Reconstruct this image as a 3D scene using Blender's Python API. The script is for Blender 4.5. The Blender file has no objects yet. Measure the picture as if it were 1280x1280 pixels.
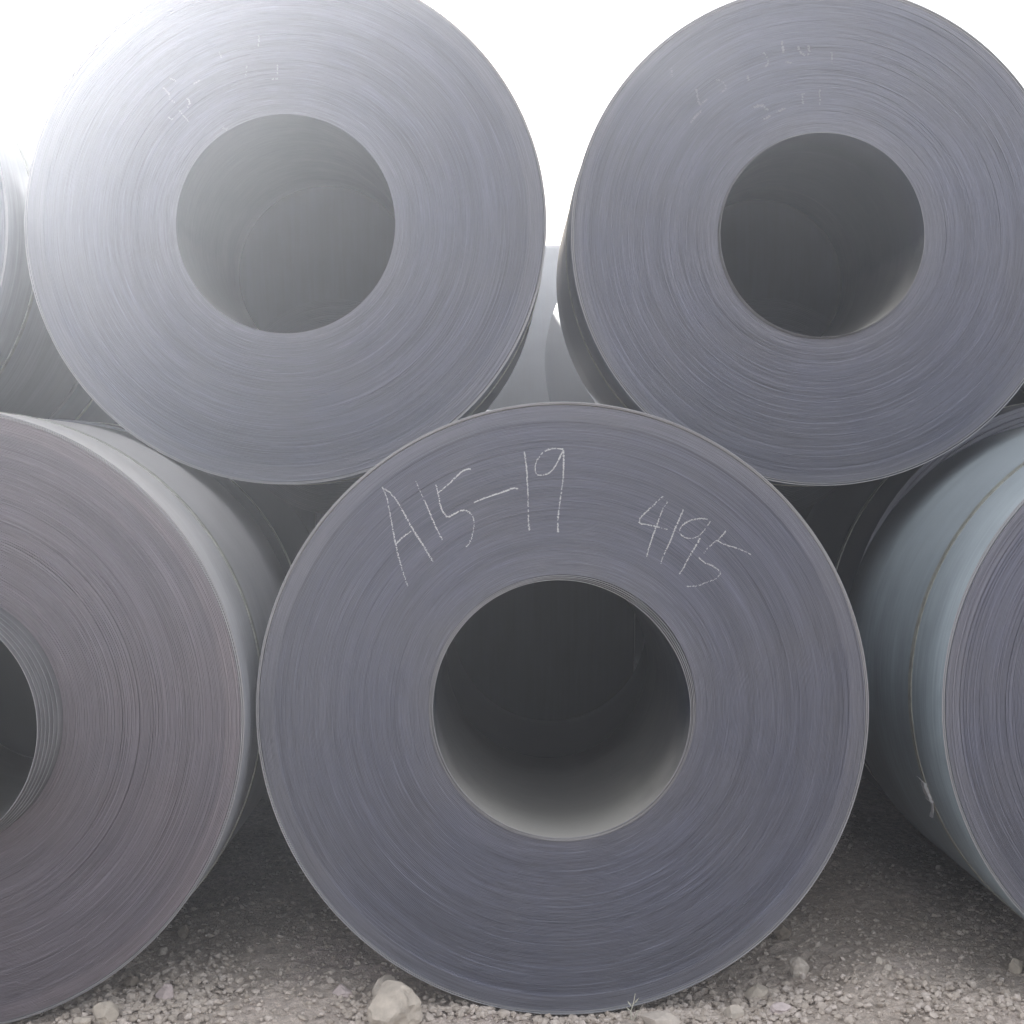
import bpy, math, random
import numpy as np
from mathutils import Vector, noise as mnoise

# ------------------------------------------------------------------ camera, sky, sun, exposure
SC = bpy.context.scene
COL = SC.collection
EYE = 1.57                      # eye height of the camera, metres
SUN_AZ, SUN_EL = -21.0, 22.0    # degrees: azimuth from +Y (negative = left), elevation

cam_d = bpy.data.cameras.new('camera')
cam = bpy.data.objects.new('camera', cam_d)
COL.objects.link(cam)
cam.location = (0, 0, EYE)
cam.rotation_euler = (math.radians(90), 0, 0)
cam_d.sensor_width = 36
cam_d.lens = 36 * 1900 / 1280
cam_d.shift_x = 20 / 1280
cam_d.shift_y = -40 / 1280
cam_d.clip_start = 0.05
cam_d.clip_end = 2000
SC.camera = cam

world = bpy.data.worlds.new('World')
SC.world = world
world.use_nodes = True
wt = world.node_tree
wt.nodes.clear()
w_out = wt.nodes.new('ShaderNodeOutputWorld')
w_bg = wt.nodes.new('ShaderNodeBackground')
w_sky = wt.nodes.new('ShaderNodeTexSky')
w_sky.sky_type = 'NISHITA'
w_sky.sun_disc = False
w_sky.sun_elevation = math.radians(SUN_EL)
w_sky.sun_rotation = math.radians(SUN_AZ)
w_sky.air_density = 1.0
w_sky.dust_density = 3.0
w_sky.ozone_density = 1.5
w_bg.inputs['Strength'].default_value = 0.10
w_mix = wt.nodes.new('ShaderNodeMix')          # thin bright overcast: milky veil over the clear-sky colours
w_mix.data_type = 'RGBA'
w_mix.inputs[0].default_value = 0.55
w_mix.inputs[7].default_value = (8.6, 8.5, 8.5, 1)
wt.links.new(w_sky.outputs[0], w_mix.inputs[6])
wt.links.new(w_mix.outputs[2], w_bg.inputs['Color'])
wt.links.new(w_bg.outputs[0], w_out.inputs['Surface'])

sun_d = bpy.data.lights.new('sun', 'SUN')
sun_d.energy = 5.0
sun_d.angle = math.radians(0.5)
sun_d.color = (1.0, 0.97, 0.93)
sun = bpy.data.objects.new('sun', sun_d)
COL.objects.link(sun)
_a, _e = math.radians(SUN_AZ), math.radians(SUN_EL)
SUN_DIR = Vector((math.sin(_a) * math.cos(_e), math.cos(_a) * math.cos(_e), math.sin(_e)))
sun.rotation_euler = SUN_DIR.to_track_quat('Z', 'Y').to_euler()
sun.location = SUN_DIR * 40

SC.view_settings.view_transform = 'Standard'
SC.view_settings.look = 'None'
SC.view_settings.exposure = 1.5
SC.view_settings.gamma = 1.0
SC.view_settings.use_curve_mapping = False
SC.cycles.volume_bounces = 2
SC.cycles.max_bounces = 8

HAZE_DENSITY = 0.0088
HAZE_G = 0.74

rng = np.random.default_rng(7)
random.seed(7)


# ------------------------------------------------------------------ helpers
def tag(o, label=None, cat=None, group=None, kind=None):
    if label: o['label'] = label
    if cat: o['category'] = cat
    if group: o['group'] = group
    if kind: o['kind'] = kind
    return o


def link(name, me, parent=None, loc=(0, 0, 0)):
    o = bpy.data.objects.new(name, me)
    COL.objects.link(o)
    o.parent = parent
    o.location = loc
    return o


def mesh_from(name, verts, quads=None, tris=None, mat=None, smooth=False):
    """fast mesh builder from numpy arrays of quads and / or tris"""
    me = bpy.data.meshes.new(name)
    verts = np.asarray(verts, dtype=np.float32).reshape(-1, 3)
    parts, sizes = [], []
    if quads is not None and len(quads):
        q = np.asarray(quads, dtype=np.int32).reshape(-1, 4)
        parts.append(q.ravel()); sizes.append(np.full(len(q), 4, np.int32))
    if tris is not None and len(tris):
        t = np.asarray(tris, dtype=np.int32).reshape(-1, 3)
        parts.append(t.ravel()); sizes.append(np.full(len(t), 3, np.int32))
    idx = np.concatenate(parts); sz = np.concatenate(sizes)
    me.vertices.add(len(verts)); me.vertices.foreach_set('co', verts.ravel())
    me.loops.add(len(idx)); me.loops.foreach_set('vertex_index', idx)
    me.polygons.add(len(sz))
    me.polygons.foreach_set('loop_start', np.concatenate([[0], np.cumsum(sz)[:-1]]).astype(np.int32))
    me.polygons.foreach_set('loop_total', sz)
    me.polygons.foreach_set('use_smooth', np.full(len(sz), smooth, dtype=bool))
    me.update(calc_edges=True)
    me.validate()
    if mat: me.materials.append(mat)
    return me


def ring_quads(rows, cols, close_rows=False):
    """faces of a (rows x cols) grid that closes round in cols"""
    r = np.arange(rows if close_rows else rows - 1)[:, None]
    c = np.arange(cols)[None, :]
    a = r * cols + c
    b = r * cols + (c + 1) % cols
    r2 = (r + 1) % rows
    d = r2 * cols + c
    e = r2 * cols + (c + 1) % cols
    return np.stack([a, b, e, d], -1).reshape(-1, 4)


# ------------------------------------------------------------------ materials
class NT:
    def __init__(self, name):
        self.m = bpy.data.materials.new(name)
        self.m.use_nodes = True
        self.t = self.m.node_tree
        self.t.nodes.clear()
        self.out = self.t.nodes.new('ShaderNodeOutputMaterial')
        self.b = self.t.nodes.new('ShaderNodeBsdfPrincipled')
        self.t.links.new(self.b.outputs[0], self.out.inputs['Surface'])

    def n(self, kind, **kw):
        nd = self.t.nodes.new(kind)
        for k, v in kw.items():
            setattr(nd, k, v)
        return nd

    def lk(self, a, b): self.t.links.new(a, b)

    def math(self, op, a, b=None, c=None, clamp=False):
        nd = self.n('ShaderNodeMath', operation=op, use_clamp=clamp)
        for i, v in enumerate((a, b, c)):
            if v is None: continue
            if isinstance(v, (int, float)): nd.inputs[i].default_value = v
            else: self.lk(v, nd.inputs[i])
        return nd.outputs[0]

    def comb(self, x, y, z):
        nd = self.n('ShaderNodeCombineXYZ')
        for i, v in enumerate((x, y, z)):
            if isinstance(v, (int, float)): nd.inputs[i].default_value = v
            else: self.lk(v, nd.inputs[i])
        return nd.outputs[0]

    def noise(self, vec, scale=1.0, detail=2.0, rough=0.5):
        nd = self.n('ShaderNodeTexNoise')
        self.lk(vec, nd.inputs['Vector'])
        nd.inputs['Scale'].default_value = scale
        nd.inputs['Detail'].default_value = detail
        nd.inputs['Roughness'].default_value = rough
        return nd.outputs[0]

    def ramp(self, f, stops):
        nd = self.n('ShaderNodeValToRGB')
        cr = nd.color_ramp
        while len(cr.elements) < len(stops): cr.elements.new(0.5)
        for e, (p, c) in zip(cr.elements, stops):
            e.position = p
            e.color = (*c, 1) if len(c) == 3 else (c[0],) * 3 + (1,)
        self.lk(f, nd.inputs[0])
        return nd.outputs[0]

    def mix(self, f, a, b, mode='MIX'):
        nd = self.n('ShaderNodeMix', data_type='RGBA', blend_type=mode)
        for s, v in ((nd.inputs[0], f), (nd.inputs[6], a), (nd.inputs[7], b)):
            if isinstance(v, (int, float)): s.default_value = v
            elif isinstance(v, tuple): s.default_value = (*v, 1)
            else: self.lk(v, s)
        return nd.outputs[2]

    def bump(self, h, strength=0.3, dist=0.01):
        nd = self.n('ShaderNodeBump')
        nd.inputs['Strength'].default_value = strength
        nd.inputs['Distance'].default_value = dist
        self.lk(h, nd.inputs['Height'])
        self.lk(nd.outputs[0], self.b.inputs['Normal'])


def polar(k):
    """radius, cos, sin about the coil axis (local Y) plus y and a per-object shift"""
    tc = k.n('ShaderNodeTexCoord')
    sp = k.n('ShaderNodeSeparateXYZ')
    k.lk(tc.outputs['Object'], sp.inputs[0])
    x, y, z = sp.outputs
    r = k.math('SQRT', k.math('ADD', k.math('MULTIPLY', x, x), k.math('MULTIPLY', z, z)))
    rs = k.math('MAXIMUM', r, 0.01)
    oi = k.n('ShaderNodeObjectInfo')
    seed = k.math('MULTIPLY', oi.outputs['Random'], 37.0)
    return r, k.math('DIVIDE', x, rs), k.math('DIVIDE', z, rs), y, seed, tc


def steel_edge_mat(name, base, warm):
    """the wound face: edges of hundreds of wraps"""
    k = NT(name)
    r, c, s, y, seed, tc = polar(k)
    rr = k.math('ADD', r, seed)
    # fine streaks that run round the coil and fade in and out
    v1 = k.comb(k.math('MULTIPLY', rr, 420.0), k.math('MULTIPLY', c, 4.0), k.math('MULTIPLY', s, 4.0))
    n1 = k.noise(v1, 1.0, 3.0, 0.6)
    v2 = k.comb(k.math('MULTIPLY', rr, 120.0), k.math('MULTIPLY', c, 14.0), k.math('MULTIPLY', s, 14.0))
    n2 = k.noise(v2, 1.0, 2.0, 0.55)
    v3 = k.comb(k.math('MULTIPLY', rr, 22.0), k.math('MULTIPLY', c, 0.8), k.math('MULTIPLY', s, 0.8))
    n3 = k.noise(v3, 1.0, 2.0, 0.5)
    n4 = k.noise(k.comb(k.math('ADD', k.math('MULTIPLY', c, r), seed), y, k.math('MULTIPLY', s, r)), 3.2, 4.0, 0.6)
    lo = tuple(v * 0.85 for v in base)
    hi = tuple(min(1, v * 1.15) for v in base)
    col = k.mix(k.ramp(n3, [(0.3, (0,)), (0.7, (1,))]), lo, hi)
    col = k.mix(k.ramp(n4, [(0.4, (0,)), (0.75, (0.55,))]), col, warm)
    streak = k.math('ADD', k.math('MULTIPLY', n1, 0.6), k.math('MULTIPLY', n2, 0.4))
    col = k.mix(1.0, col, k.ramp(streak, [(0.34, (0.72,)), (0.5, (1.0,)), (0.60, (1.04,)), (0.68, (1.0,))]), 'MULTIPLY')
    n5 = k.noise(k.comb(k.math('MULTIPLY', rr, 260.0), k.math('MULTIPLY', c, 1.1), k.math('MULTIPLY', s, 1.1)), 1.0, 1.0, 0.5)
    col = k.mix(k.ramp(n5, [(0.24, (0.5,)), (0.36, (0,))]), col, tuple(v * 0.25 for v in base))
    bright = k.ramp(n1, [(0.57, (0,)), (0.74, (0.36,))])
    col = k.mix(bright, col, tuple(min(1, v * 2.1) for v in base))
    k.lk(col, k.b.inputs['Base Color'])
    k.b.inputs['Metallic'].default_value = 0.35
    rg = k.ramp(n2, [(0.3, (0.42,)), (0.7, (0.62,))])
    k.lk(rg, k.b.inputs['Roughness'])
    # outermost and innermost wraps have been rubbed and weathered paler
    edge = k.ramp(k.math('ADD', r, k.math('MULTIPLY', k.math('SUBTRACT', n4, 0.5), 0.02)),
                  [(0.37, (0.40,)), (0.42, (0.18,)), (0.48, (0,)), (0.842, (0,)), (0.850, (0.34,)), (0.90, (0.40,))])
    edge = k.math('MULTIPLY', edge, k.ramp(n1, [(0.35, (0.45,)), (0.6, (1.0,))]))
    k.lk(k.mix(edge, col, tuple(v * 1.7 for v in warm)), k.b.inputs['Base Color'])
    k.bump(streak, 0.4, 0.004)
    return k.m


def mill_scale_mat(name, base, rough=0.42, metal=0.75, dust_light=0.0, sign=1.0, dust_light_col=(0.36, 0.352, 0.345), start=0.05):
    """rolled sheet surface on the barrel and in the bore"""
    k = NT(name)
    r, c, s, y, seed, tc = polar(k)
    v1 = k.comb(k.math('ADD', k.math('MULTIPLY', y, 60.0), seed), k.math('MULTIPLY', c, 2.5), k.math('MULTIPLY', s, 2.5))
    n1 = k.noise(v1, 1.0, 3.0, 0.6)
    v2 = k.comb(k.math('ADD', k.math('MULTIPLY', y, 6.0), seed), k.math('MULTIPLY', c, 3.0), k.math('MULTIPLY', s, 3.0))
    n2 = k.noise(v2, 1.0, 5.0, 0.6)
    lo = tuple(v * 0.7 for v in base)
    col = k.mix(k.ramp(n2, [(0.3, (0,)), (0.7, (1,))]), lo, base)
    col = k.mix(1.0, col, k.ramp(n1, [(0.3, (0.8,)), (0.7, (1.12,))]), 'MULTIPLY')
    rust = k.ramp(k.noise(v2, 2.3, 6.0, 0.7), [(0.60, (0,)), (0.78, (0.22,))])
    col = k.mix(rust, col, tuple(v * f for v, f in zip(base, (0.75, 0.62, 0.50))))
    if dust_light:
        # dusty film on upper sides; on bore and slate sheet it also paints light
        lift = k.math('ADD', k.math('MULTIPLY', s, sign), k.math('MULTIPLY', k.math('SUBTRACT', n2, 0.5), 0.5))
        df = k.ramp(lift, [(start, (0,)), (0.85, (dust_light,))])
        col = k.mix(df, col, dust_light_col)
        k.lk(k.math('MULTIPLY', k.math('SUBTRACT', 1.0, df), metal), k.b.inputs['Metallic'])
    else:
        k.b.inputs['Metallic'].default_value = metal
    k.lk(col, k.b.inputs['Base Color'])
    rg = k.math('ADD', k.math('MULTIPLY', n1, 0.16), k.math('ADD', k.math('MULTIPLY', n2, 0.14), rough - 0.15))
    k.lk(rg, k.b.inputs['Roughness'])
    k.bump(n2, 0.12, 0.01)
    return k.m


def simple_mat(name, base, rough, metal=0.0, vary=0.25, scale=40.0):
    k = NT(name)
    tc = k.n('ShaderNodeTexCoord')
    n = k.noise(tc.outputs['Object'], scale, 4.0, 0.6)
    col = k.mix(k.ramp(n, [(0.3, (0,)), (0.7, (1,))]), tuple(v * (1 - vary) for v in base), tuple(min(1, v * (1 + vary)) for v in base))
    k.lk(col, k.b.inputs['Base Color'])
    k.b.inputs['Roughness'].default_value = rough
    k.b.inputs['Metallic'].default_value = metal
    k.bump(n, 0.3, 0.003)
    return k.m


def stone_mat(name, a, b, c, scale):
    """each stone of its own shade (random per island), with grain"""
    k = NT(name)
    tc = k.n('ShaderNodeTexCoord')
    geo = k.n('ShaderNodeNewGeometry')
    oi = k.n('ShaderNodeObjectInfo')
    isl = k.math('FRACT', k.math('ADD', geo.outputs['Random Per Island'], k.math('MULTIPLY', oi.outputs['Random'], 3.0)))
    col = k.ramp(isl, [(0.0, a), (0.5, b), (1.0, c)])
    n = k.noise(tc.outputs['Object'], scale, 6.0, 0.65)
    col = k.mix(1.0, col, k.ramp(n, [(0.3, (0.72,)), (0.7, (1.12,))]), 'MULTIPLY')
    k.lk(col, k.b.inputs['Base Color'])
    k.b.inputs['Roughness'].default_value = 0.9
    k.bump(n, 0.6, 0.006)
    return k.m


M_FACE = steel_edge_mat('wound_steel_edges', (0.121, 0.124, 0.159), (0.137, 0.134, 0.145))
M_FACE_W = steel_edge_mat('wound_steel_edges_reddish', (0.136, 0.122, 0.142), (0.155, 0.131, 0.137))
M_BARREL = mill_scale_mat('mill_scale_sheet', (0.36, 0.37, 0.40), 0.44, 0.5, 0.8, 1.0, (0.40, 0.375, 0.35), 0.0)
M_BORE = mill_scale_mat('shaded_bore_scale', (0.034, 0.040, 0.054), 0.40, 0.25, 0.85, -1.0, (0.33, 0.315, 0.285), 0.0)  # bore shade put into the dark base, lower-wall light into the pale tint
M_DARK = mill_scale_mat('shade_black_scale', (0.028, 0.033, 0.046), 0.68, 0.1)  # near-black rear sheet: shade in bores and gaps put into the colour
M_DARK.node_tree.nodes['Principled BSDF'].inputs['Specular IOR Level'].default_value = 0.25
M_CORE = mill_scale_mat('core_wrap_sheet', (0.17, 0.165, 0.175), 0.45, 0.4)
M_SLATE = mill_scale_mat('slate_blue_sheet', (0.15, 0.16, 0.20), 0.46, 0.4, 0.5, 1.0, (0.36, 0.35, 0.33), -0.35)  # wide pale tint also paints the sun on the upper barrel side
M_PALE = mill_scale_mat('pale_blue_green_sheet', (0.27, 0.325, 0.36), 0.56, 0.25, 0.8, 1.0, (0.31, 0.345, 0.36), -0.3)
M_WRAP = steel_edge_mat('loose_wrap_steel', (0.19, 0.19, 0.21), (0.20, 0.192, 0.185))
M_STRAP = simple_mat('strapping_steel', (0.27, 0.27, 0.23), 0.5, 0.4, 0.3, 30)
M_SEAL = simple_mat('bright_seal', (0.66, 0.67, 0.68), 0.35, 0.6, 0.2, 60)
M_CHALK = simple_mat('white_chalk', (0.46, 0.46, 0.46), 0.95, 0.0, 0.15, 300)
M_CHALK_OLD = simple_mat('worn_chalk', (0.20, 0.20, 0.215), 0.95, 0.0, 0.2, 300)

# ------------------------------------------------------------------ ground
GX0, GX1, GY0, GY1 = -4.6, 5.4, 2.6, 10.2


def ground_h(x, y):
    h = 0.018 * np.sin(x * 2.1 + 0.6) * np.cos(y * 1.7) + 0.010 * np.sin(x * 5.3 + y * 3.1) + 0.006 * np.sin(x * 11.7 - y * 9.3)
    # rubble pushed up in the hollows between the bottom coils
    for cx in (-0.72, 1.22):
        h = h + 0.055 * np.exp(-((x - cx) / 0.42) ** 2) * (1 / (1 + np.exp(-(y - 4.35) * 9)))
    # coils have bedded in along these lines
    for cx in (-1.62, 0.195, 2.2):
        h = h - 0.022 * np.exp(-((x - cx) / 0.22) ** 2)
    edge = np.minimum(np.minimum(x - GX0, GX1 - x), np.minimum(y - GY0, GY1 - y))
    return h * np.clip(edge / 0.8, 0, 1)


def build_ground():
    k = NT('limestone_dust')
    tc = k.n('ShaderNodeTexCoord')
    P = tc.outputs['Object']
    n1 = k.noise(P, 1.4, 5.0, 0.6)
    n2 = k.noise(P, 38.0, 6.0, 0.7)
    n3 = k.noise(P, 210.0, 3.0, 0.7)
    col = k.ramp(n1, [(0.3, (0.50, 0.42, 0.355)), (0.5, (0.58, 0.495, 0.425)), (0.7, (0.61, 0.505, 0.47))])
    col = k.mix(1.0, col, k.ramp(n2, [(0.3, (0.62,)), (0.65, (1.15,))]), 'MULTIPLY')
    col = k.mix(1.0, col, k.ramp(n3, [(0.3, (0.7,)), (0.7, (1.15,))]), 'MULTIPLY')
    k.lk(col, k.b.inputs['Base Color'])
    k.b.inputs['Roughness'].default_value = 0.95
    k.bump(k.math('ADD', n2, k.math('MULTIPLY', n3, 0.5)), 0.9, 0.012)
    nx, ny = 400, 304
    xs = np.linspace(GX0, GX1, nx); ys = np.linspace(GY0, GY1, ny)
    X, Y = np.meshgrid(xs, ys)
    Z = ground_h(X, Y)
    jit = rng.normal(0, 0.0035, Z.shape)
    jit[0, :] = jit[-1, :] = 0; jit[:, 0] = jit[:, -1] = 0
    Z = Z + jit
    V = np.stack([X, Y, Z], -1).reshape(-1, 3)
    i = np.arange(ny - 1)[:, None]; j = np.arange(nx - 1)[None, :]
    a = i * nx + j
    Q = np.stack([a, a + 1, a + nx + 1, a + nx], -1).reshape(-1, 4)
    B = 220.0
    base = len(V)
    outer = np.array([[-B, -B, 0], [B, -B, 0], [B, B, 0], [-B, B, 0]], float)
    V = np.vstack([V, outer])
    c00, c10, c11, c01 = 0, nx - 1, ny * nx - 1, (ny - 1) * nx
    Q = np.vstack([Q, [[base, base + 1, c10, c00], [base + 1, base + 2, c11, c10],
                       [base + 2, base + 3, c01, c11], [base + 3, base, c00, c01]]])
    o = link('ground', mesh_from('ground', V, Q, mat=k.m, smooth=False))
    return tag(o, kind='structure')


build_ground()


# ------------------------------------------------------------------ coils
class Face:
    """axial relief of the wound face: one offset per wrap, with arcs that stand proud"""

    def __init__(self, r0, r1, n, seed, amp=1.0):
        g = np.random.default_rng(seed)
        self.r0, self.r1, self.n = r0, r1, n
        self.p = (r1 - r0) / n
        walk = np.cumsum(g.normal(0, 0.0004, n))
        walk -= np.linspace(walk[0], walk[-1], n)
        self.off = (walk + g.normal(0, 0.0007, n)) * amp
        for s_ in g.choice(n, 4, replace=False):      # wraps that sank in and show as dark slits
            self.off[s_] -= g.uniform(0.001, 0.003) * amp
        steps = g.choice(n, 6, replace=False)
        for s_ in steps:
            w = int(g.integers(2, 7))
            self.off[s_:s_ + w] += g.choice([-1, 1]) * g.uniform(0.001, 0.0025) * amp
        self.k = g.integers(1, 9, (n, 3))
        self.ph = g.uniform(0, 2 * math.pi, (n, 3))
        self.am = g.uniform(0.0001, 0.0007, (n, 3)) * amp

    def y(self, i, th):
        """negative = towards the viewer"""
        v = self.off[i]
        for j in range(3):
            v = v + self.am[i, j] * np.tanh(2.5 * np.sin(self.k[i, j] * th + self.ph[i, j]))
        return -v

    def y_at(self, r, th):
        i = int(min(self.n - 1, max(0, (r - self.r0) / self.p)))
        return float(self.y(np.array(i), np.array(th)))


def wobble(seed, amp, th):
    g = np.random.default_rng(seed)
    v = 0
    for kk in (2, 3, 5):
        v = v + amp * g.uniform(0.3, 1) * np.sin(kk * th + g.uniform(0, 6.28))
    return v


def body_mesh(name, F, W, seg, mats, back=True):
    """one closed lathe: face wraps, barrel, plain back face with coarse wraps, bore"""
    th = np.linspace(0, 2 * math.pi, seg, endpoint=False)
    rows = []
    def row(r, y):
        rows.append(np.stack([r * np.cos(th), np.broadcast_to(y, th.shape), r * np.sin(th)], -1))
    p = F.p
    mat_of = []
    for i in range(F.n):                      # groove, edge, crown of every wrap
        y = F.y(np.full(seg, i), th)
        a = F.r0 + i * p
        row(a + 0.04 * p + 0 * th, y + 0.0022)
        row(a + 0.18 * p + 0 * th, y)
        row(a + 0.86 * p + 0 * th, y + 0.0002)
        mat_of += [0, 0, 0]
    row(F.r1 - 0.0008 + 0 * th, 0.004); mat_of.append(1)
    ny = 10
    for j in range(ny + 1):
        row(F.r1 + 0 * th, 0.006 + (W - 0.012) * j / ny); mat_of.append(1)
    nb = 22
    g = np.random.default_rng(F.n + 5)
    for j in range(nb, 0, -1):
        d = g.normal(0, 0.0015)
        a = F.r0 + (F.r1 - F.r0) * j / nb
        row(a - 0.001 + 0 * th, W + d); mat_of.append(0)
        row(a - (F.r1 - F.r0) / nb + 0.001 + 0 * th, W + d); mat_of.append(0)
    mat_of[-1] = 2
    for j in range(9):
        row(F.r0 + 0 * th, W - 0.006 - (W - 0.012) * j / 8); mat_of.append(2)
    V = np.concatenate(rows)
    Q = ring_quads(len(rows), seg, close_rows=True)
    me = mesh_from(name, V, Q[:, ::-1])
    for m in mats: me.materials.append(m)
    me.polygons.foreach_set('material_index', np.repeat(np.array(mat_of, np.int32), seg))
    # smooth only the barrel and the bore
    me.polygons.foreach_set('use_smooth', np.repeat(np.array(mat_of) > 0, seg))
    me.update()
    return me


def sleeve_mesh(name, layers, seg, mats):
    """thin sheets of steel wound round the axis; layer = (rfun_in, rfun_out, y0fun, y1)"""
    th = np.linspace(0, 2 * math.pi, seg, endpoint=False)
    Vs, Qs, Ms, base = [], [], [], 0
    for rin, rout, y0, y1 in layers:
        ri = rin(th) + 0 * th; ro = rout(th) + 0 * th; y = y0(th) + 0 * th
        rows = [(ri, y + 0.0006), (ri + 0.0006, y), (ro - 0.0006, y), (ro, y + 0.0006)]
        rows += [(ro, y + (y1 - y) * t) for t in (0.25, 0.5, 0.75, 1.0)]
        rows += [(ri, y + (y1 - y) * t) for t in (1.0, 0.75, 0.5, 0.25)]
        V = np.concatenate([np.stack([r * np.cos(th), yy, r * np.sin(th)], -1) for r, yy in rows])
        Q = ring_quads(len(rows), seg, True)[:, ::-1] + base
        base += len(V)
        Vs.append(V); Qs.append(Q)
        Ms.append(np.repeat(np.array([0, 0, 0, 1, 1, 1, 1, 0, 2, 2, 2, 2], np.int32), seg))
    me = mesh_from(name, np.concatenate(Vs), np.concatenate(Qs), smooth=False)
    for m in mats: me.materials.append(m)
    mi = np.concatenate(Ms)
    me.polygons.foreach_set('material_index', mi)
    me.polygons.foreach_set('use_smooth', mi > 0)
    me.update()
    return me


def strap_mesh(name, R, y, w=0.032, seg=160):
    th = np.linspace(0, 2 * math.pi, seg, endpoint=False)
    ro = R + 0.0028 + wobble(int(R * 1e4 + y * 1e3), 0.0005, th)
    rows = [(R - 0.0006, y - w / 2), (ro, y - w / 2), (ro, y + w / 2), (R - 0.0006, y + w / 2)]
    V = np.concatenate([np.stack([(r + 0 * th) * np.cos(th), yy + 0 * th, (r + 0 * th) * np.sin(th)], -1) for r, yy in rows])
    return mesh_from(name, V, ring_quads(4, seg, True)[:, ::-1], mat=M_STRAP, smooth=False)


def buckle_mesh(R, y, ang):
    """crimped seal round the strap with a short bent strap tail"""
    V, Q = [], []
    def slab(a0, a1, n, y0, y1, h0, h1, lift=lambda t: 0.0):
        b = len(V)
        for i in range(n + 1):
            t = i / n
            a = a0 + (a1 - a0) * t
            for (yy, hh) in ((y0, h0), (y0, h1), (y1, h1), (y1, h0)):
                r = R + hh + lift(t) + (random.uniform(-.0015, .0015) if hh == h1 else 0)
                V.append((r * math.cos(a), yy, r * math.sin(a)))
        for i in range(n):
            for c in range(4):
                Q.append((b + i * 4 + c, b + i * 4 + (c + 1) % 4, b + i * 4 + 4 + (c + 1) % 4, b + i * 4 + 4 + c))
        Q.append((b + 3, b + 2, b + 1, b)); e = b + n * 4
        Q.append((e, e + 1, e + 2, e + 3))
    slab(ang - 0.035, ang + 0.035, 7, y - 0.020, y + 0.020, 0.001, 0.010, lambda t: 0.0025 * abs(math.sin(t * 9.4)))
    slab(ang + 0.035, ang + 0.085, 6, y - 0.014, y + 0.014, 0.004, 0.006, lambda t: 0.02 * t * t)
    slab(ang - 0.060, ang - 0.035, 4, y - 0.012, y + 0.016, 0.004, 0.006, lambda t: 0.012 * (1 - t))
    me = mesh_from('buckle', V, Q, mat=M_SEAL)
    return me


def chalk_mesh(name, strokes, F, width, solid, seed, mat, y_extra=0.0):
    """strokes: polylines in local x,z. Chalk catches only on the crowns of the wraps."""
    g = random.Random(seed)
    V, T, Q = [], [], []
    for st in strokes:
        pts = [Vector(p) for p in st]
        # resample with a Catmull-Rom spline
        dense = []
        for i in range(len(pts) - 1):
            p0 = pts[max(0, i - 1)]; p1 = pts[i]; p2 = pts[i + 1]; p3 = pts[min(len(pts) - 1, i + 2)]
            n = max(2, int((p2 - p1).length / 0.0016))
            for j in range(n):
                t = j / n
                dense.append(0.5 * ((2 * p1) + (p2 - p0) * t + (2 * p0 - 5 * p1 + 4 * p2 - p3) * t * t + (3 * p1 - p0 - 3 * p2 + p3) * t ** 3))
        dense.append(pts[-1])
        L = len(dense)
        pw = g.uniform(0.85, 1.1)
        for i in range(L - 1):
            a, b = dense[i], dense[i + 1]
            d = (b - a)
            if d.length < 1e-6: continue
            m = (a + b) / 2
            r = m.length; th = math.atan2(m.y, m.x)
            radial = abs(d.normalized().dot(m.normalized()))
            ph = ((r - F.r0) / F.p) % 1.0
            press = 0.75 + 0.35 * math.sin(i * 0.045 + seed) + g.uniform(-.25, .25)
            if g.random() > solid * (0.55 + 0.45 * press): continue
            if radial > 0.5 and ph > 0.80 and g.random() < 0.75: continue
            nrm = Vector((-d.y, d.x)).normalized()
            w = width * pw * (0.45 + 0.5 * press) * g.uniform(0.55, 1.15) / 2
            sh = g.uniform(-0.25, 0.25) * width
            yy = F.y_at(r, th) - 0.0009 - y_extra
            e = d.normalized() * 0.0004
            q = [a - e + nrm * (w + sh), a - e - nrm * (w - sh), b + e - nrm * (w - sh) * g.uniform(.7, 1.1), b + e + nrm * (w + sh) * g.uniform(.7, 1.1)]
            bb = len(V)
            V += [(p.x, yy - g.uniform(0, 0.0003), p.y) for p in q]
            V += [(p.x, yy + 0.0012, p.y) for p in q]
            Q += [(bb + 0, bb + 1, bb + 2, bb + 3)]
            Q += [(bb + c, bb + c + 4, bb + (c + 1) % 4 + 4, bb + (c + 1) % 4) for c in range(4)]
    return mesh_from(name, V, Q, mat=mat)


GROUP = 'steel coils stacked in two tiers'
_cache = {}


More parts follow.
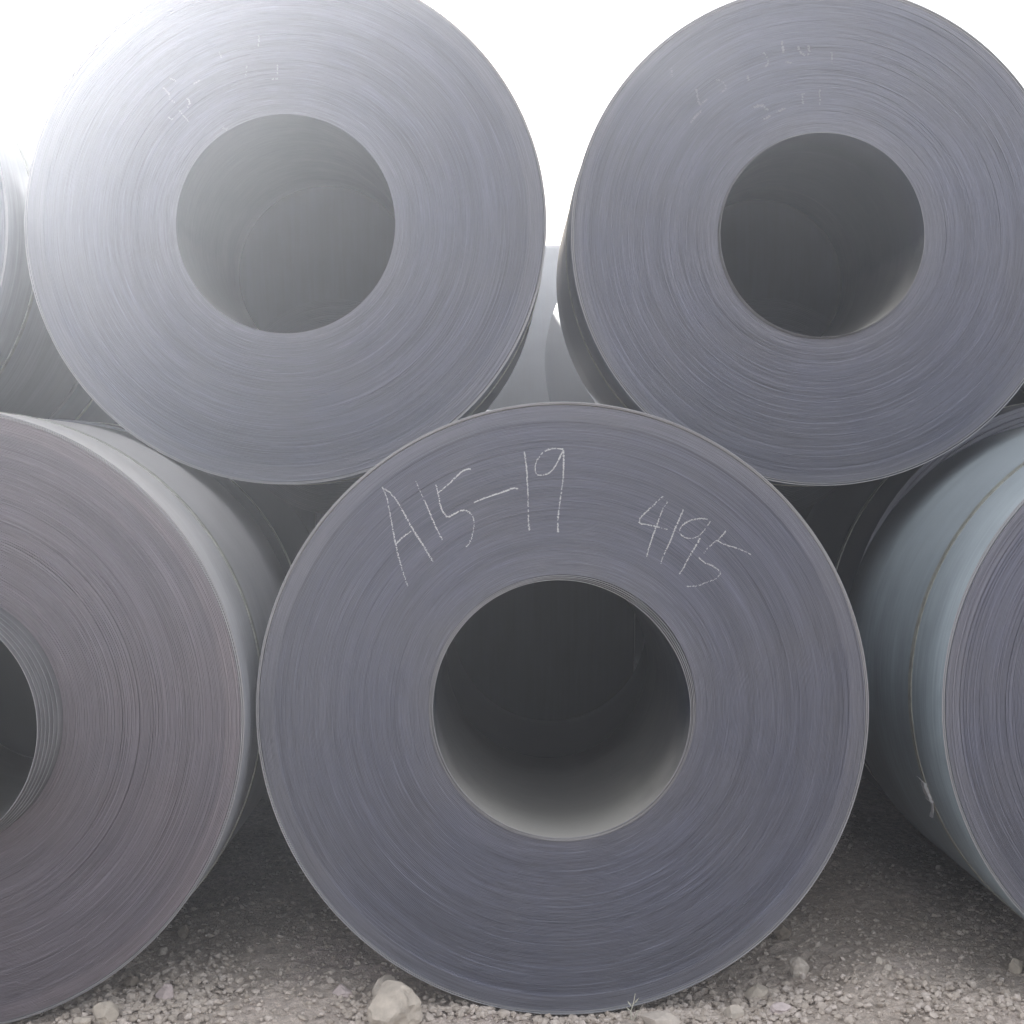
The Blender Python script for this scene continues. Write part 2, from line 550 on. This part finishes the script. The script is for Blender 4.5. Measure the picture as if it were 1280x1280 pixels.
def coil(X, Y, Zc, R, r0, W, seed, label, hi=True, yaw=0.0, face_mat=None, core=None, loose=None, outer=0.010,
         group=GROUP, straps=(0.345,), buckle=None, barrel=None):
    """X,Y = centre of the near face, Zc = height of the axis"""
    fm = face_mat or M_FACE
    t = bpy.data.objects.new('steel_coil', None)
    COL.objects.link(t)
    t.empty_display_size = 0.2
    t.location = (X, Y, Zc - R)
    t.rotation_euler = (0, 0, math.radians(yaw))
    tag(t, label, 'steel coil', group)
    up = (0, 0, R)
    body_r0 = r0 + (0.014 if loose else 0.0)
    body_r1 = R - (outer if hi else 0.0)
    n = 132 if hi else 30
    F = Face(body_r0, body_r1, n, seed, 1.0 if hi else 0.8)
    bmat_ = barrel or M_BARREL
    key = None if hi else (round(R, 3), round(r0, 3), round(W, 3), bmat_.name)
    if key and key in _cache:
        me = _cache[key]
    else:
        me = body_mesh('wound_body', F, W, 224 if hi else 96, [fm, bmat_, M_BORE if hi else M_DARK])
        if key: _cache[key] = me
    link('wound_body', me, t, up)
    if hi:
        # the outermost wraps, a little loose, with a dark slit under them
        y_o = outer_y.get(seed, -0.004)
        g = np.random.default_rng(seed + 50)
        p1, p2 = g.uniform(0, 6.28, 2)
        lay = []
        tk = 0.0036
        lay.append((lambda th: body_r1 + 0.0008 + 0.0016 * (0.5 + 0.5 * np.sin(th + p1)),
                    lambda th: body_r1 + 0.0008 + tk + 0.0016 * (0.5 + 0.5 * np.sin(th + p1)), lambda th: y_o * 0.5 + wobble(seed, 0.0006, th), W * 0.999))
        lay.append((lambda th: R - tk - 0.0004 + 0 * th, lambda th: R + 0 * th, lambda th: y_o + wobble(seed + 1, 0.0008, th), W * 1.001))
        link('outer_wrap', sleeve_mesh('outer_wrap', lay, 224, [M_WRAP, bmat_, bmat_]), t, up)
    if loose:
        # inner wraps sprung away from the body over part of the circle
        a0, spread, cnt = loose
        lay = []
        for q in range(cnt):
            base = body_r0 - 0.0032 * (q + 1)
            def gapf(th, q=q):
                d = np.angle(np.exp(1j * (th - a0)))
                return np.exp(-(d / spread) ** 2) * (0.0030 * (q + 1))
            lay.append((lambda th, b=base, gf=gapf: b - gf(th) , lambda th, b=base, gf=gapf: b + 0.0026 - gf(th),
                        lambda th, q=q: -0.003 - 0.004 * (q % 2) + wobble(seed + q, 0.0015, th), W * (0.99 - 0.002 * q)))
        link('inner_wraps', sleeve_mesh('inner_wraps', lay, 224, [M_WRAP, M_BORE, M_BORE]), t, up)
    if core:
        # telescoped core: inner wraps step out towards the viewer
        out, cnt, thick = core
        lay = []
        for q in range(cnt):
            f = (q + 1) / cnt
            rr = body_r0 - thick * (q + 1) / cnt
            yy = -out * (f ** 0.8)
            lay.append((lambda th, rr=rr: rr + 0 * th, lambda th, rr=rr: rr + thick / cnt - 0.0016 + 0 * th,
                        lambda th, yy=yy, q=q: yy + wobble(seed + 9 + q, 0.0016, th), W * 0.97))
        link('telescoped_core', sleeve_mesh('telescoped_core', lay, 224, [M_WRAP, M_CORE, M_BORE]), t, up)
    for sy in straps:
        s = link('strap', strap_mesh('strap', R + 0.0005, sy), t, up)
        if buckle is not None:
            link('buckle', buckle_mesh(R, sy, buckle), s)
    return t, F


outer_y = {1: -0.004, 2: 0.006, 3: 0.004, 4: -0.003, 5: -0.006, 6: -0.002}
W = 1.30

c_mid, F_mid = coil(0.195, 4.465, 0.900, 0.900, 0.3785, W, 1,
                    'large dark steel coil chalked A15-19 and 4195, centre of the bottom tier', loose=(0.75, 0.75, 4))
c_left, F_left = coil(-1.622, 4.360, 0.882, 0.900, 0.380, W, 2,
                      'bottom coil at the left edge, mauve-grey face, core wraps stepping out of its bore',
                      face_mat=M_FACE_W, core=(0.17, 6, 0.024))
c_right, F_right = coil(2.214, 4.476, 0.900, 0.900, 0.38, W, 3,
                        'bottom coil cut by the right edge, pale blue barrel with a strap and seal', buckle=math.radians(180 + 20.7), barrel=M_PALE)
c_tl, F_tl = coil(-0.732, 5.290, 2.462, 0.908, 0.381, W, 4,
                  'upper left coil washed out by sun glare, with faint scribbled chalk over its bore', barrel=M_SLATE)
c_tr, F_tr = coil(1.150, 5.375, 2.434, 0.885, 0.366, W, 5,
                  'upper right coil with a raised ring round its bore and worn chalk marks above it', core=(0.02, 3, 0.006),
                  outer=0.012, barrel=M_SLATE)
c_fl, F_fl = coil(-2.600, 5.300, 2.455, 0.900, 0.38, W, 6,
                  'upper coil at the far left edge, only the sunlit side of its barrel in view', hi=True)


# chalk writing, laid on the faces
def on_face(pts, cx, cz, D):
    return [((px - 620) * D / 1900 - cx, EYE - (py - 600) * D / 1900 - cz) for px, py in pts]


def crop(pts, ox, oy, s):
    return [(ox + x / s, oy + y / s) for x, y in pts]


def chalk(t, name, groups, F, D, cx, cz, R, width, solid, seed, mat, chars=None):
    """one part per written character: chars = [(character, how many strokes)]"""
    i = 0
    for n_, (ch, cnt) in enumerate(chars or [(None, 1)] * len(groups)):
        strokes = [on_face(g_, cx, cz, D) for g_ in groups[i:i + cnt]]
        i += cnt
        o = link(name, chalk_mesh(name, strokes, F, width, solid, seed + n_, mat), t, (0, 0, R))
        if ch: o['label'] = 'white chalk ' + ch


s1 = [crop(p, 460, 540, 6.4) for p in (
    [(112, 440), (150, 530), (185, 700), (222, 900), (262, 1060), (318, 1232)],
    [(120, 450), (180, 490), (250, 580), (340, 745), (430, 890), (518, 1036)],
    [(222, 898), (280, 840), (345, 795)],
    [(385, 395), (430, 500), (490, 635), (545, 765), (595, 862)],
    [(545, 420), (562, 500), (580, 590), (605, 645), (640, 678), (690, 655), (750, 628), (800, 636), (838, 680), (848, 745), (838, 810), (815, 880), (785, 920)],
    [(560, 485), (620, 440), (690, 375), (760, 310), (820, 294)])]
s1 += [crop(p, 580, 540, 8.0) for p in (
    [(100, 706), (200, 665), (320, 625), (420, 590), (490, 562), (540, 566)],
    [(600, 195), (622, 330), (636, 560), (642, 760), (645, 900), (655, 985)],
    [(990, 175), (900, 165), (815, 188), (765, 232), (722, 300), (712, 380), (735, 425), (790, 430), (850, 410), (905, 350), (940, 290), (985, 200)],
    [(992, 180), (998, 300), (985, 520), (960, 700), (940, 860), (940, 1005)])]
chalk(c_mid, 'chalk_character', s1, F_mid, 4.465, 0.195, 0.900, 0.900, 0.0048, 0.90, 3, M_CHALK,
      [('letter A', 3), ('digit 1 after the A', 1), ('digit 5 before the dash', 2), ('dash', 1), ('digit 1 after the dash', 1), ('digit 9 after the dash', 2)])
s2 = [crop(p, 780, 600, 7.11) for p in (
    [(350, 142), (270, 215), (190, 290), (148, 335), (140, 382), (200, 395), (290, 415), (385, 438)],
    [(385, 195), (345, 260), (300, 380), (262, 480), (232, 570), (200, 680)],
    [(528, 262), (490, 350), (440, 465), (400, 570), (355, 660), (325, 745)],
    [(740, 350), (685, 342), (600, 355), (530, 395), (492, 455), (530, 505), (600, 520), (665, 495), (715, 445), (768, 370)],
    [(680, 510), (630, 600), (570, 700), (525, 785), (485, 838)],
    [(905, 455), (850, 515), (790, 565), (735, 615), (710, 650)],
    [(830, 535), (900, 575), (1000, 605), (1060, 630), (1128, 662)],
    [(665, 690), (720, 735), (790, 765), (850, 810), (855, 835), (810, 880), (720, 915), (650, 940), (560, 946)])]
chalk(c_mid, 'chalk_character', s2, F_mid, 4.465, 0.195, 0.900, 0.900, 0.0042, 0.78, 5, M_CHALK,
      [('digit 4', 2), ('digit 1 of the smaller number', 1), ('digit 9 of the smaller number', 2), ('digit 5 of the smaller number', 3)])
s3 = [crop(p, 820, 0, 4.571) for p in (
    [(815, 262), (822, 295), (850, 318)], [(872, 262), (876, 300), (862, 318)], [(1004, 300), (1006, 368)],
    [(935, 505), (936, 602)], [(802, 538), (852, 532)], [(836, 534), (840, 592)],
    [(195, 702), (228, 664), (262, 630)], [(230, 510), (240, 560), (250, 598), (292, 568)],
    [(518, 425), (532, 458)], [(345, 455), (378, 465), (400, 500), (372, 530)], [(612, 296), (640, 352), (622, 392)],
    [(740, 355), (775, 357)], [(720, 235), (728, 300)], [(560, 615), (600, 600), (640, 630)], [(615, 680), (655, 664)],
    [(690, 640), (740, 618)], [(88, 385), (96, 440)])]
chalk(c_tr, 'worn_chalk_mark', s3, F_tr, 5.375, 1.150, 2.434, 0.885, 0.0085, 0.62, 7, M_CHALK_OLD)
s4 = [crop(p, 160, 40, 4.571) for p in (
    [(748, 20), (744, 88)], [(676, 185), (672, 262)], [(520, 110), (532, 148)], [(855, 185), (852, 240)], [(820, 268), (858, 266)],
    [(198, 318), (232, 350), (240, 385), (268, 400)], [(330, 368), (352, 402), (336, 436)], [(292, 446), (318, 480), (346, 512)],
    [(222, 484), (256, 500)], [(236, 262), (280, 284)], [(372, 296), (412, 274)], [(540, 548), (566, 560)])]
chalk(c_tl, 'worn_chalk_mark', s4, F_tl, 5.290, -0.732, 2.462, 0.908, 0.0070, 0.5, 9, M_CHALK_OLD)

# coils behind and beside, in the order of the stacks
BK = [
    (-3.440, 4.40, 0.900, 0.9, 0.38, W, 0, 'bottom coil out past the left edge, carrying the far left upper coil'),
    (4.060, 4.50, 0.900, 0.9, 0.38, W, 0, 'bottom coil out past the right edge, beside the pale blue barrel'),
    (3.100, 5.42, 2.450, 0.9, 0.38, W, 0, 'upper coil past the right edge, above the dark gap at the frame side'),
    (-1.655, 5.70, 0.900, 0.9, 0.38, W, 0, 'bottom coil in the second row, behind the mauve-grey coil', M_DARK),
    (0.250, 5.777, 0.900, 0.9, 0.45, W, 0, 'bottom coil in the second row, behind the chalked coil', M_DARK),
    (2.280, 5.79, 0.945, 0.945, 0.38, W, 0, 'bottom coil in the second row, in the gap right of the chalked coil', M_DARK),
    (-3.480, 5.82, 0.900, 0.9, 0.38, W, 0, 'bottom coil in the second row, far left'),
    (3.920, 5.85, 0.900, 0.9, 0.38, W, 0, 'bottom coil in the second row, far right'),
    (-2.600, 6.66, 2.455, 0.9, 0.38, W, 0, 'upper coil standing right behind the far left upper coil'),
    (3.100, 6.78, 2.450, 0.9, 0.38, W, 0, 'upper coil in the second row past the right edge'),
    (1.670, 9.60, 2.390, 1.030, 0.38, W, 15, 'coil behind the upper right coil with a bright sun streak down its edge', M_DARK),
    (0.440, 9.85, 0.900, 0.9, 0.38, W, 15, 'bottom coil in the back row, left under the sun-streaked coil'),
    (2.940, 9.97, 0.900, 0.9, 0.38, W, 15, 'bottom coil in the back row, right under the sun-streaked coil'),
]
for (x, y, z, R, r0, w, yaw, lb, *bm_) in BK:
    coil(x, y, z, R, r0, w, 20, lb, hi=False, yaw=yaw, barrel=bm_[0] if bm_ else M_SLATE)


# slim coils added out of view in second-row valleys to stop sun leaks
for x, lb in ((1.200, 'added unseen slim coil blocking sun behind the upper right coil'), (-0.702, 'added unseen slim coil blocking sun behind the upper left coil')):
    coil(x, 6.74, 1.895, 0.48, 0.254, 0.34, 22, lb, hi=False, straps=(), barrel=M_DARK, face_mat=M_DARK, group='added slim coils blocking sun')


# coils lying crosswise behind the two front rows, most added to block light: yaw 90 turns the axis along X
def lying(x0, yc, zc, R, w, words):
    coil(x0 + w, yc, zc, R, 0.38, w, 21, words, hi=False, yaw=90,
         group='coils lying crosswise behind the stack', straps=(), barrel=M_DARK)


lying(-1.78, 7.52, 2.71, 0.85, 1.52, 'added dark crosswise coil blocking light behind the bore of the upper left coil')
lying(0.78, 7.50, 2.65, 0.80, 1.25, 'added dark crosswise coil blocking light behind the bore of the upper right coil')
lying(-3.75, 8.06, 0.97, 0.97, 1.40, 'crosswise coil on the ground behind the second row, far left')
lying(-2.25, 8.06, 0.97, 0.97, 1.40, 'added crosswise coil on the ground blocking light behind the mauve-grey coil')
lying(-0.75, 8.06, 0.97, 0.97, 1.40, 'added crosswise coil on the ground blocking light behind the chalked coil')
lying(0.75, 8.06, 0.97, 0.97, 1.40, 'added crosswise coil on the ground blocking light behind the right hand gap')
lying(2.25, 8.06, 0.97, 0.97, 1.40, 'crosswise coil on the ground behind the pale blue barrel')
lying(-0.60, 16.55, 1.15, 1.15, 1.50, 'near bottom coil of the far trio behind the sky gap')
lying(-0.60, 18.85, 1.15, 1.15, 1.50, 'far bottom coil of the far trio behind the sky gap')
lying(-0.60, 17.70, 3.140, 1.15, 1.50, 'far crosswise coil whose flat top closes the bright sky gap')
lying(-1.75, 12.10, 1.00, 1.00, 1.66, 'near bottom coil of the added sun-blocking trio left of the sun-streaked coil')  # unseen trio added to cut low sun and sky off the streaked coil
lying(-1.75, 14.10, 1.00, 1.00, 1.66, 'far bottom coil of the added sun-blocking trio left of the sun-streaked coil')
lying(-1.75, 13.10, 2.732, 1.00, 1.66, 'top coil of the added sun-blocking trio left of the sun-streaked coil')

# ------------------------------------------------------------------ gravel and stones
M_GRAVEL = stone_mat('limestone_gravel', (0.40, 0.34, 0.285), (0.48, 0.415, 0.355), (0.55, 0.48, 0.425), 60)
M_STONE = stone_mat('pale_limestone', (0.46, 0.40, 0.33), (0.49, 0.43, 0.365), (0.53, 0.47, 0.41), 25)
M_STONE_P = stone_mat('pinkish_stone', (0.48, 0.40, 0.39), (0.50, 0.42, 0.40), (0.54, 0.46, 0.44), 35)
M_STONE_B = stone_mat('brown_stone', (0.24, 0.20, 0.16), (0.27, 0.23, 0.19), (0.30, 0.26, 0.22), 35)


def ico(sub):
    import bmesh
    bm = bmesh.new()
    bmesh.ops.create_icosphere(bm, subdivisions=sub, radius=1.0)
    v = np.array([p.co[:] for p in bm.verts]); f = np.array([[q.index for q in p.verts] for p in bm.faces])
    bm.free()
    return v, f


def rot_rand(n):
    q = rng.normal(size=(n, 4)); q /= np.linalg.norm(q, axis=1)[:, None]
    w, x, y, z = q.T
    return np.stack([np.stack([1 - 2 * (y * y + z * z), 2 * (x * y - z * w), 2 * (x * z + y * w)], -1),
                     np.stack([2 * (x * y + z * w), 1 - 2 * (x * x + z * z), 2 * (y * z - x * w)], -1),
                     np.stack([2 * (x * z - y * w), 2 * (y * z + x * w), 1 - 2 * (x * x + y * y)], -1)], 1)


def scatter(px, py, size, sub, sink=0.25):
    v, f = ico(sub)
    n = len(px)
    j = 1 + rng.uniform(-0.30, 0.22, (n, len(v)))
    P = v[None] * j[..., None] * rng.uniform(0.6, 1.15, (n, 1, 3))
    P = np.einsum('nij,nvj->nvi', rot_rand(n), P) * size[:, None, None]
    P[..., 2] *= 0.75
    P[..., 0] += px[:, None]; P[..., 1] += py[:, None]
    P[..., 2] += (ground_h(px, py) + size * (0.6 - sink))[:, None]
    F = f[None] + (np.arange(n) * len(v))[:, None, None]
    return P.reshape(-1, 3), F.reshape(-1, 3)


def gravel():
    Vs, Fs, b = [], [], 0
    # (count, x range, y range, size range, subdivision)
    for cnt, xr, yr, lo, hi, sub in ((20000, (-2.0, 3.0), (4.15, 6.6), 0.0028, 0.0095, 1),
                                     (26000, (-1.6, 2.6), (4.15, 5.3), 0.0016, 0.0042, 0),
                                     (1800, (-2.0, 3.0), (4.15, 5.8), 0.007, 0.015, 2),
                                     (6000, (-4.4, 5.2), (2.7, 9.8), 0.005, 0.014, 1)):
        x = rng.uniform(*xr, cnt); y = yr[0] + (yr[1] - yr[0]) * rng.uniform(0, 1, cnt) ** 1.3
        # clumping
        keep = np.array([mnoise.noise(Vector((a * 3.1, c * 3.1, 0.3))) for a, c in zip(x, y)]) + rng.uniform(-0.8, 0.8, cnt) > -0.40
        x, y = x[keep], y[keep]
        s = lo + (hi - lo) * rng.uniform(0, 1, len(x)) ** 2.2
        # heaped rubble next to the coil sides
        V, F = scatter(x, y, s, sub)
        Vs.append(V); Fs.append(F + b); b += len(V)
    # bank of rubble by the left coil and by the chalked coil
    for cx, cy, sx, sy, cnt in ((-0.93, 4.50, 0.10, 0.16, 420), (-1.10, 4.42, 0.09, 0.07, 260), (-0.30, 4.48, 0.12, 0.08, 260),
                                (0.80, 4.50, 0.10, 0.10, 380), (0.60, 4.44, 0.09, 0.05, 260), (1.45, 4.46, 0.2, 0.10, 260), (0.42, 4.435, 0.16, 0.02, 170), (-0.06, 4.435, 0.14, 0.02, 150)):
        x = rng.normal(cx, sx, cnt); y = rng.normal(cy, sy, cnt)
        s = rng.uniform(0.006, 0.017, cnt)
        V, F = scatter(x, y, s, 1, 0.1)
        Vs.append(V); Fs.append(F + b); b += len(V)
    o = link('gravel', mesh_from('gravel', np.concatenate(Vs), tris=np.concatenate(Fs), mat=M_GRAVEL))
    tag(o, 'loose grey and pinkish limestone gravel covering the ground', 'gravel', kind='stuff')


gravel()


def stone(px, py, wpx, hpx, mat, label, seed, D=None, flat=1.0):
    """px,py = where its foot stands in the reference; size from its width and height there"""
    D = D or EYE * 1900 / (py - 600)
    x = (px - 620) * D / 1900
    sx = wpx * D / 1900 / 2
    sz = hpx * D / 1900
    v, f = ico(4)
    out = []
    for p in v:
        q = Vector(p)
        d = 1 + 0.30 * mnoise.noise(q * 1.1 + Vector((seed * 7.1, 0, 0))) + 0.14 * mnoise.noise(q * 2.7 + Vector((0, seed * 3.3, 0)))
        d += 0.05 * mnoise.noise(q * 7.0 + Vector((0, 0, seed))) + 0.025 * mnoise.noise(q * 15)
        q = q * d
        # a few cleaved planes make it angular
        g = random.Random(seed * 31)
        for _ in range(7):
            nrm = Vector((g.uniform(-1, 1), g.uniform(-1, 1), g.uniform(-0.3, 1))).normalized()
            lim = g.uniform(0.60, 0.85)
            e = q.dot(nrm) - lim
            if e > 0: q = q - nrm * e * 0.92
        out.append(q)
    A = np.array([q[:] for q in out])
    A[:, 0] *= sx / np.abs(A[:, 0]).max()
    A[:, 1] *= sx * 0.8 / np.abs(A[:, 1]).max()
    zmin, zmax = A[:, 2].min(), A[:, 2].max()
    A[:, 2] = (A[:, 2] - zmin) / (zmax - zmin) * sz * 1.2 - sz * 0.2
    gz = float(ground_h(np.array(x), np.array(D)))
    o = link('stone', mesh_from('stone', A, tris=f, mat=mat, smooth=False), None, (x, D, gz))
    return tag(o, label, 'stone', 'stones lying loose on the gravel')


stone(489, 1290, 80, 56, M_STONE, 'biggest pale cream rock wedged against the foot of the chalked coil', 23, D=4.36)
stone(482, 1240, 34, 30, M_STONE, 'smaller pale stone just behind and above the big cream rock', 2, D=4.56)
stone(131, 1282, 36, 26, M_STONE, 'pale angular stone under the rim of the mauve-grey coil', 3, D=4.36)
stone(103, 1284, 24, 14, M_STONE, 'small pale stone left of the angular stone at the bottom edge', 4, D=4.33)
stone(207, 1263, 26, 20, M_STONE_P, 'rounded pink stone right of the pale angular stone', 5)
stone(229, 1186, 16, 18, M_STONE_B, 'brownish upright stone beside the rim of the mauve-grey coil', 6)
stone(164, 1246, 20, 13, M_STONE_B, 'flat greyish brown stone between coil rim and pink stone', 7)
stone(205, 1204, 14, 10, M_STONE, 'small light stone in the rubble left of the gap', 8)
stone(428, 1256, 26, 14, M_STONE_P, 'flat pinkish stone left of the big cream rock', 9)
stone(828, 1284, 56, 18, M_STONE, 'wide flat yellowish stone below the foot of the chalked coil', 10, D=4.36)
stone(1000, 1234, 26, 26, M_STONE, 'yellowish block shaped stone right of the chalked coil', 11)
stone(946, 1206, 30, 18, M_STONE, 'pale stone tucked under the right rim of the chalked coil', 12, D=4.58)
stone(976, 1190, 24, 20, M_STONE_B, 'dark brownish stone above the yellowish block', 13)
stone(1098, 1232, 12, 9, M_STONE, 'tiny white pebble, left one of a pair on the open gravel', 14)
stone(1109, 1240, 12, 8, M_STONE, 'tiny white pebble, right one of a pair on the open gravel', 15)
stone(1271, 1222, 20, 20, M_STONE, 'yellowish stone at the right edge of the gravel', 16)
stone(918, 1274, 30, 20, M_STONE, 'whitish stone on the gravel below and right of the chalked coil', 17)
stone(975, 1272, 30, 14, M_STONE_P, 'flat pinkish stone at the bottom edge right of the whitish stone', 18)
stone(1174, 1098, 10, 7, M_STONE, 'small light pebble in the shade by the right coil barrel', 19)


# thin root lying on the rubble, and a dry sprig by the coil foot
def tube(name, pts, r0, r1, mat, parent=None, loc=(0, 0, 0), seg=6):
    pts = [Vector(p) for p in pts]
    V, Q = [], []
    for i, p in enumerate(pts):
        d = (pts[min(i + 1, len(pts) - 1)] - pts[max(0, i - 1)]).normalized()
        a = d.orthogonal().normalized(); b = d.cross(a)
        r = r0 + (r1 - r0) * i / (len(pts) - 1)
        for k_ in range(seg):
            t = 2 * math.pi * k_ / seg
            V.append(p + (a * math.cos(t) + b * math.sin(t)) * r)
    for i in range(len(pts) - 1):
        for k_ in range(seg):
            Q.append((i * seg + k_, i * seg + (k_ + 1) % seg, (i + 1) * seg + (k_ + 1) % seg, (i + 1) * seg + k_))
    return link(name, mesh_from(name, [v[:] for v in V], Q, mat=mat, smooth=True), parent, loc)


M_ROOT = simple_mat('dry_root', (0.12, 0.095, 0.075), 0.9)
M_SPRIG = simple_mat('dry_straw', (0.46, 0.44, 0.36), 0.9)
rp = []
for (px, py) in ((206, 1249), (222, 1246), (244, 1246), (262, 1248), (278, 1254), (290, 1262)):
    D = EYE * 1900 / (py - 600)
    rx = (px - 620) * D / 1900
    rp.append((rx, D, float(ground_h(np.array(rx), np.array(D))) + 0.006))
root = tube('dead_root', rp, 0.0035, 0.0018, M_ROOT)
tag(root, 'thin dark root lying bent across the rubble by the pink stone', 'root')

sprig = bpy.data.objects.new('dry_weed', None)
COL.objects.link(sprig)
sprig.location = ((790 - 620) * 4.40 / 1900, 4.40, 0.0)
tag(sprig, 'tiny dry straw coloured weed standing at the foot of the chalked coil', 'weed')
tube('stem', [(0, 0, 0), (-0.004, 0, 0.03), (0.004, 0.0, 0.055), (0.010, 0.005, 0.082)], 0.0022, 0.001, M_SPRIG, sprig)
tube('stem', [(0.002, 0, 0), (0.012, 0.004, 0.02), (0.016, 0.004, 0.034)], 0.002, 0.001, M_SPRIG, sprig)
for i, (lx, lz, ax, az) in enumerate(((0.0, 0.03, -0.018, 0.016), (0.004, 0.052, 0.016, 0.02), (0.0, 0.045, -0.013, 0.018), (0.014, 0.028, 0.014, 0.012))):
    V = [(lx, 0, lz), (lx + ax * 0.5 - 0.003, -0.003, lz + az * 0.5), (lx + ax, -0.001, lz + az), (lx + ax * 0.5 + 0.003, 0.002, lz + az * 0.4)]
    V += [(a, b + 0.0008, c) for a, b, c in V]
    link('leaf', mesh_from('leaf', V, [(0, 1, 2, 3), (7, 6, 5, 4), (0, 4, 5, 1), (1, 5, 6, 2), (2, 6, 7, 3), (3, 7, 4, 0)], mat=M_SPRIG), sprig)

# ------------------------------------------------------------------ haze: added air volume standing in for veiling sun glare
if HAZE_DENSITY > 0:
    hm = bpy.data.materials.new('glare_haze')
    hm.use_nodes = True
    ht = hm.node_tree
    ht.nodes.clear()
    ho = ht.nodes.new('ShaderNodeOutputMaterial')
    hv = ht.nodes.new('ShaderNodeVolumePrincipled')
    hv.inputs['Color'].default_value = (0.86, 0.91, 1.0, 1)
    hv.inputs['Density'].default_value = HAZE_DENSITY
    hv.inputs['Anisotropy'].default_value = HAZE_G
    ht.links.new(hv.outputs[0], ho.inputs['Volume'])
    x0, x1, y0, y1, z0, z1 = -225, 225, -225, 225, -1.0, 3.95
    V = [(x, y, z) for z in (z0, z1) for y in (y0, y1) for x in (x0, x1)]
    Q = [(0, 2, 3, 1), (4, 5, 7, 6), (0, 1, 5, 4), (2, 6, 7, 3), (0, 4, 6, 2), (1, 3, 7, 5)]
    hz = link('haze', mesh_from('haze', V, Q, mat=hm))
    tag(hz, 'added pale haze standing in for the sun glare', 'haze', kind='stuff')
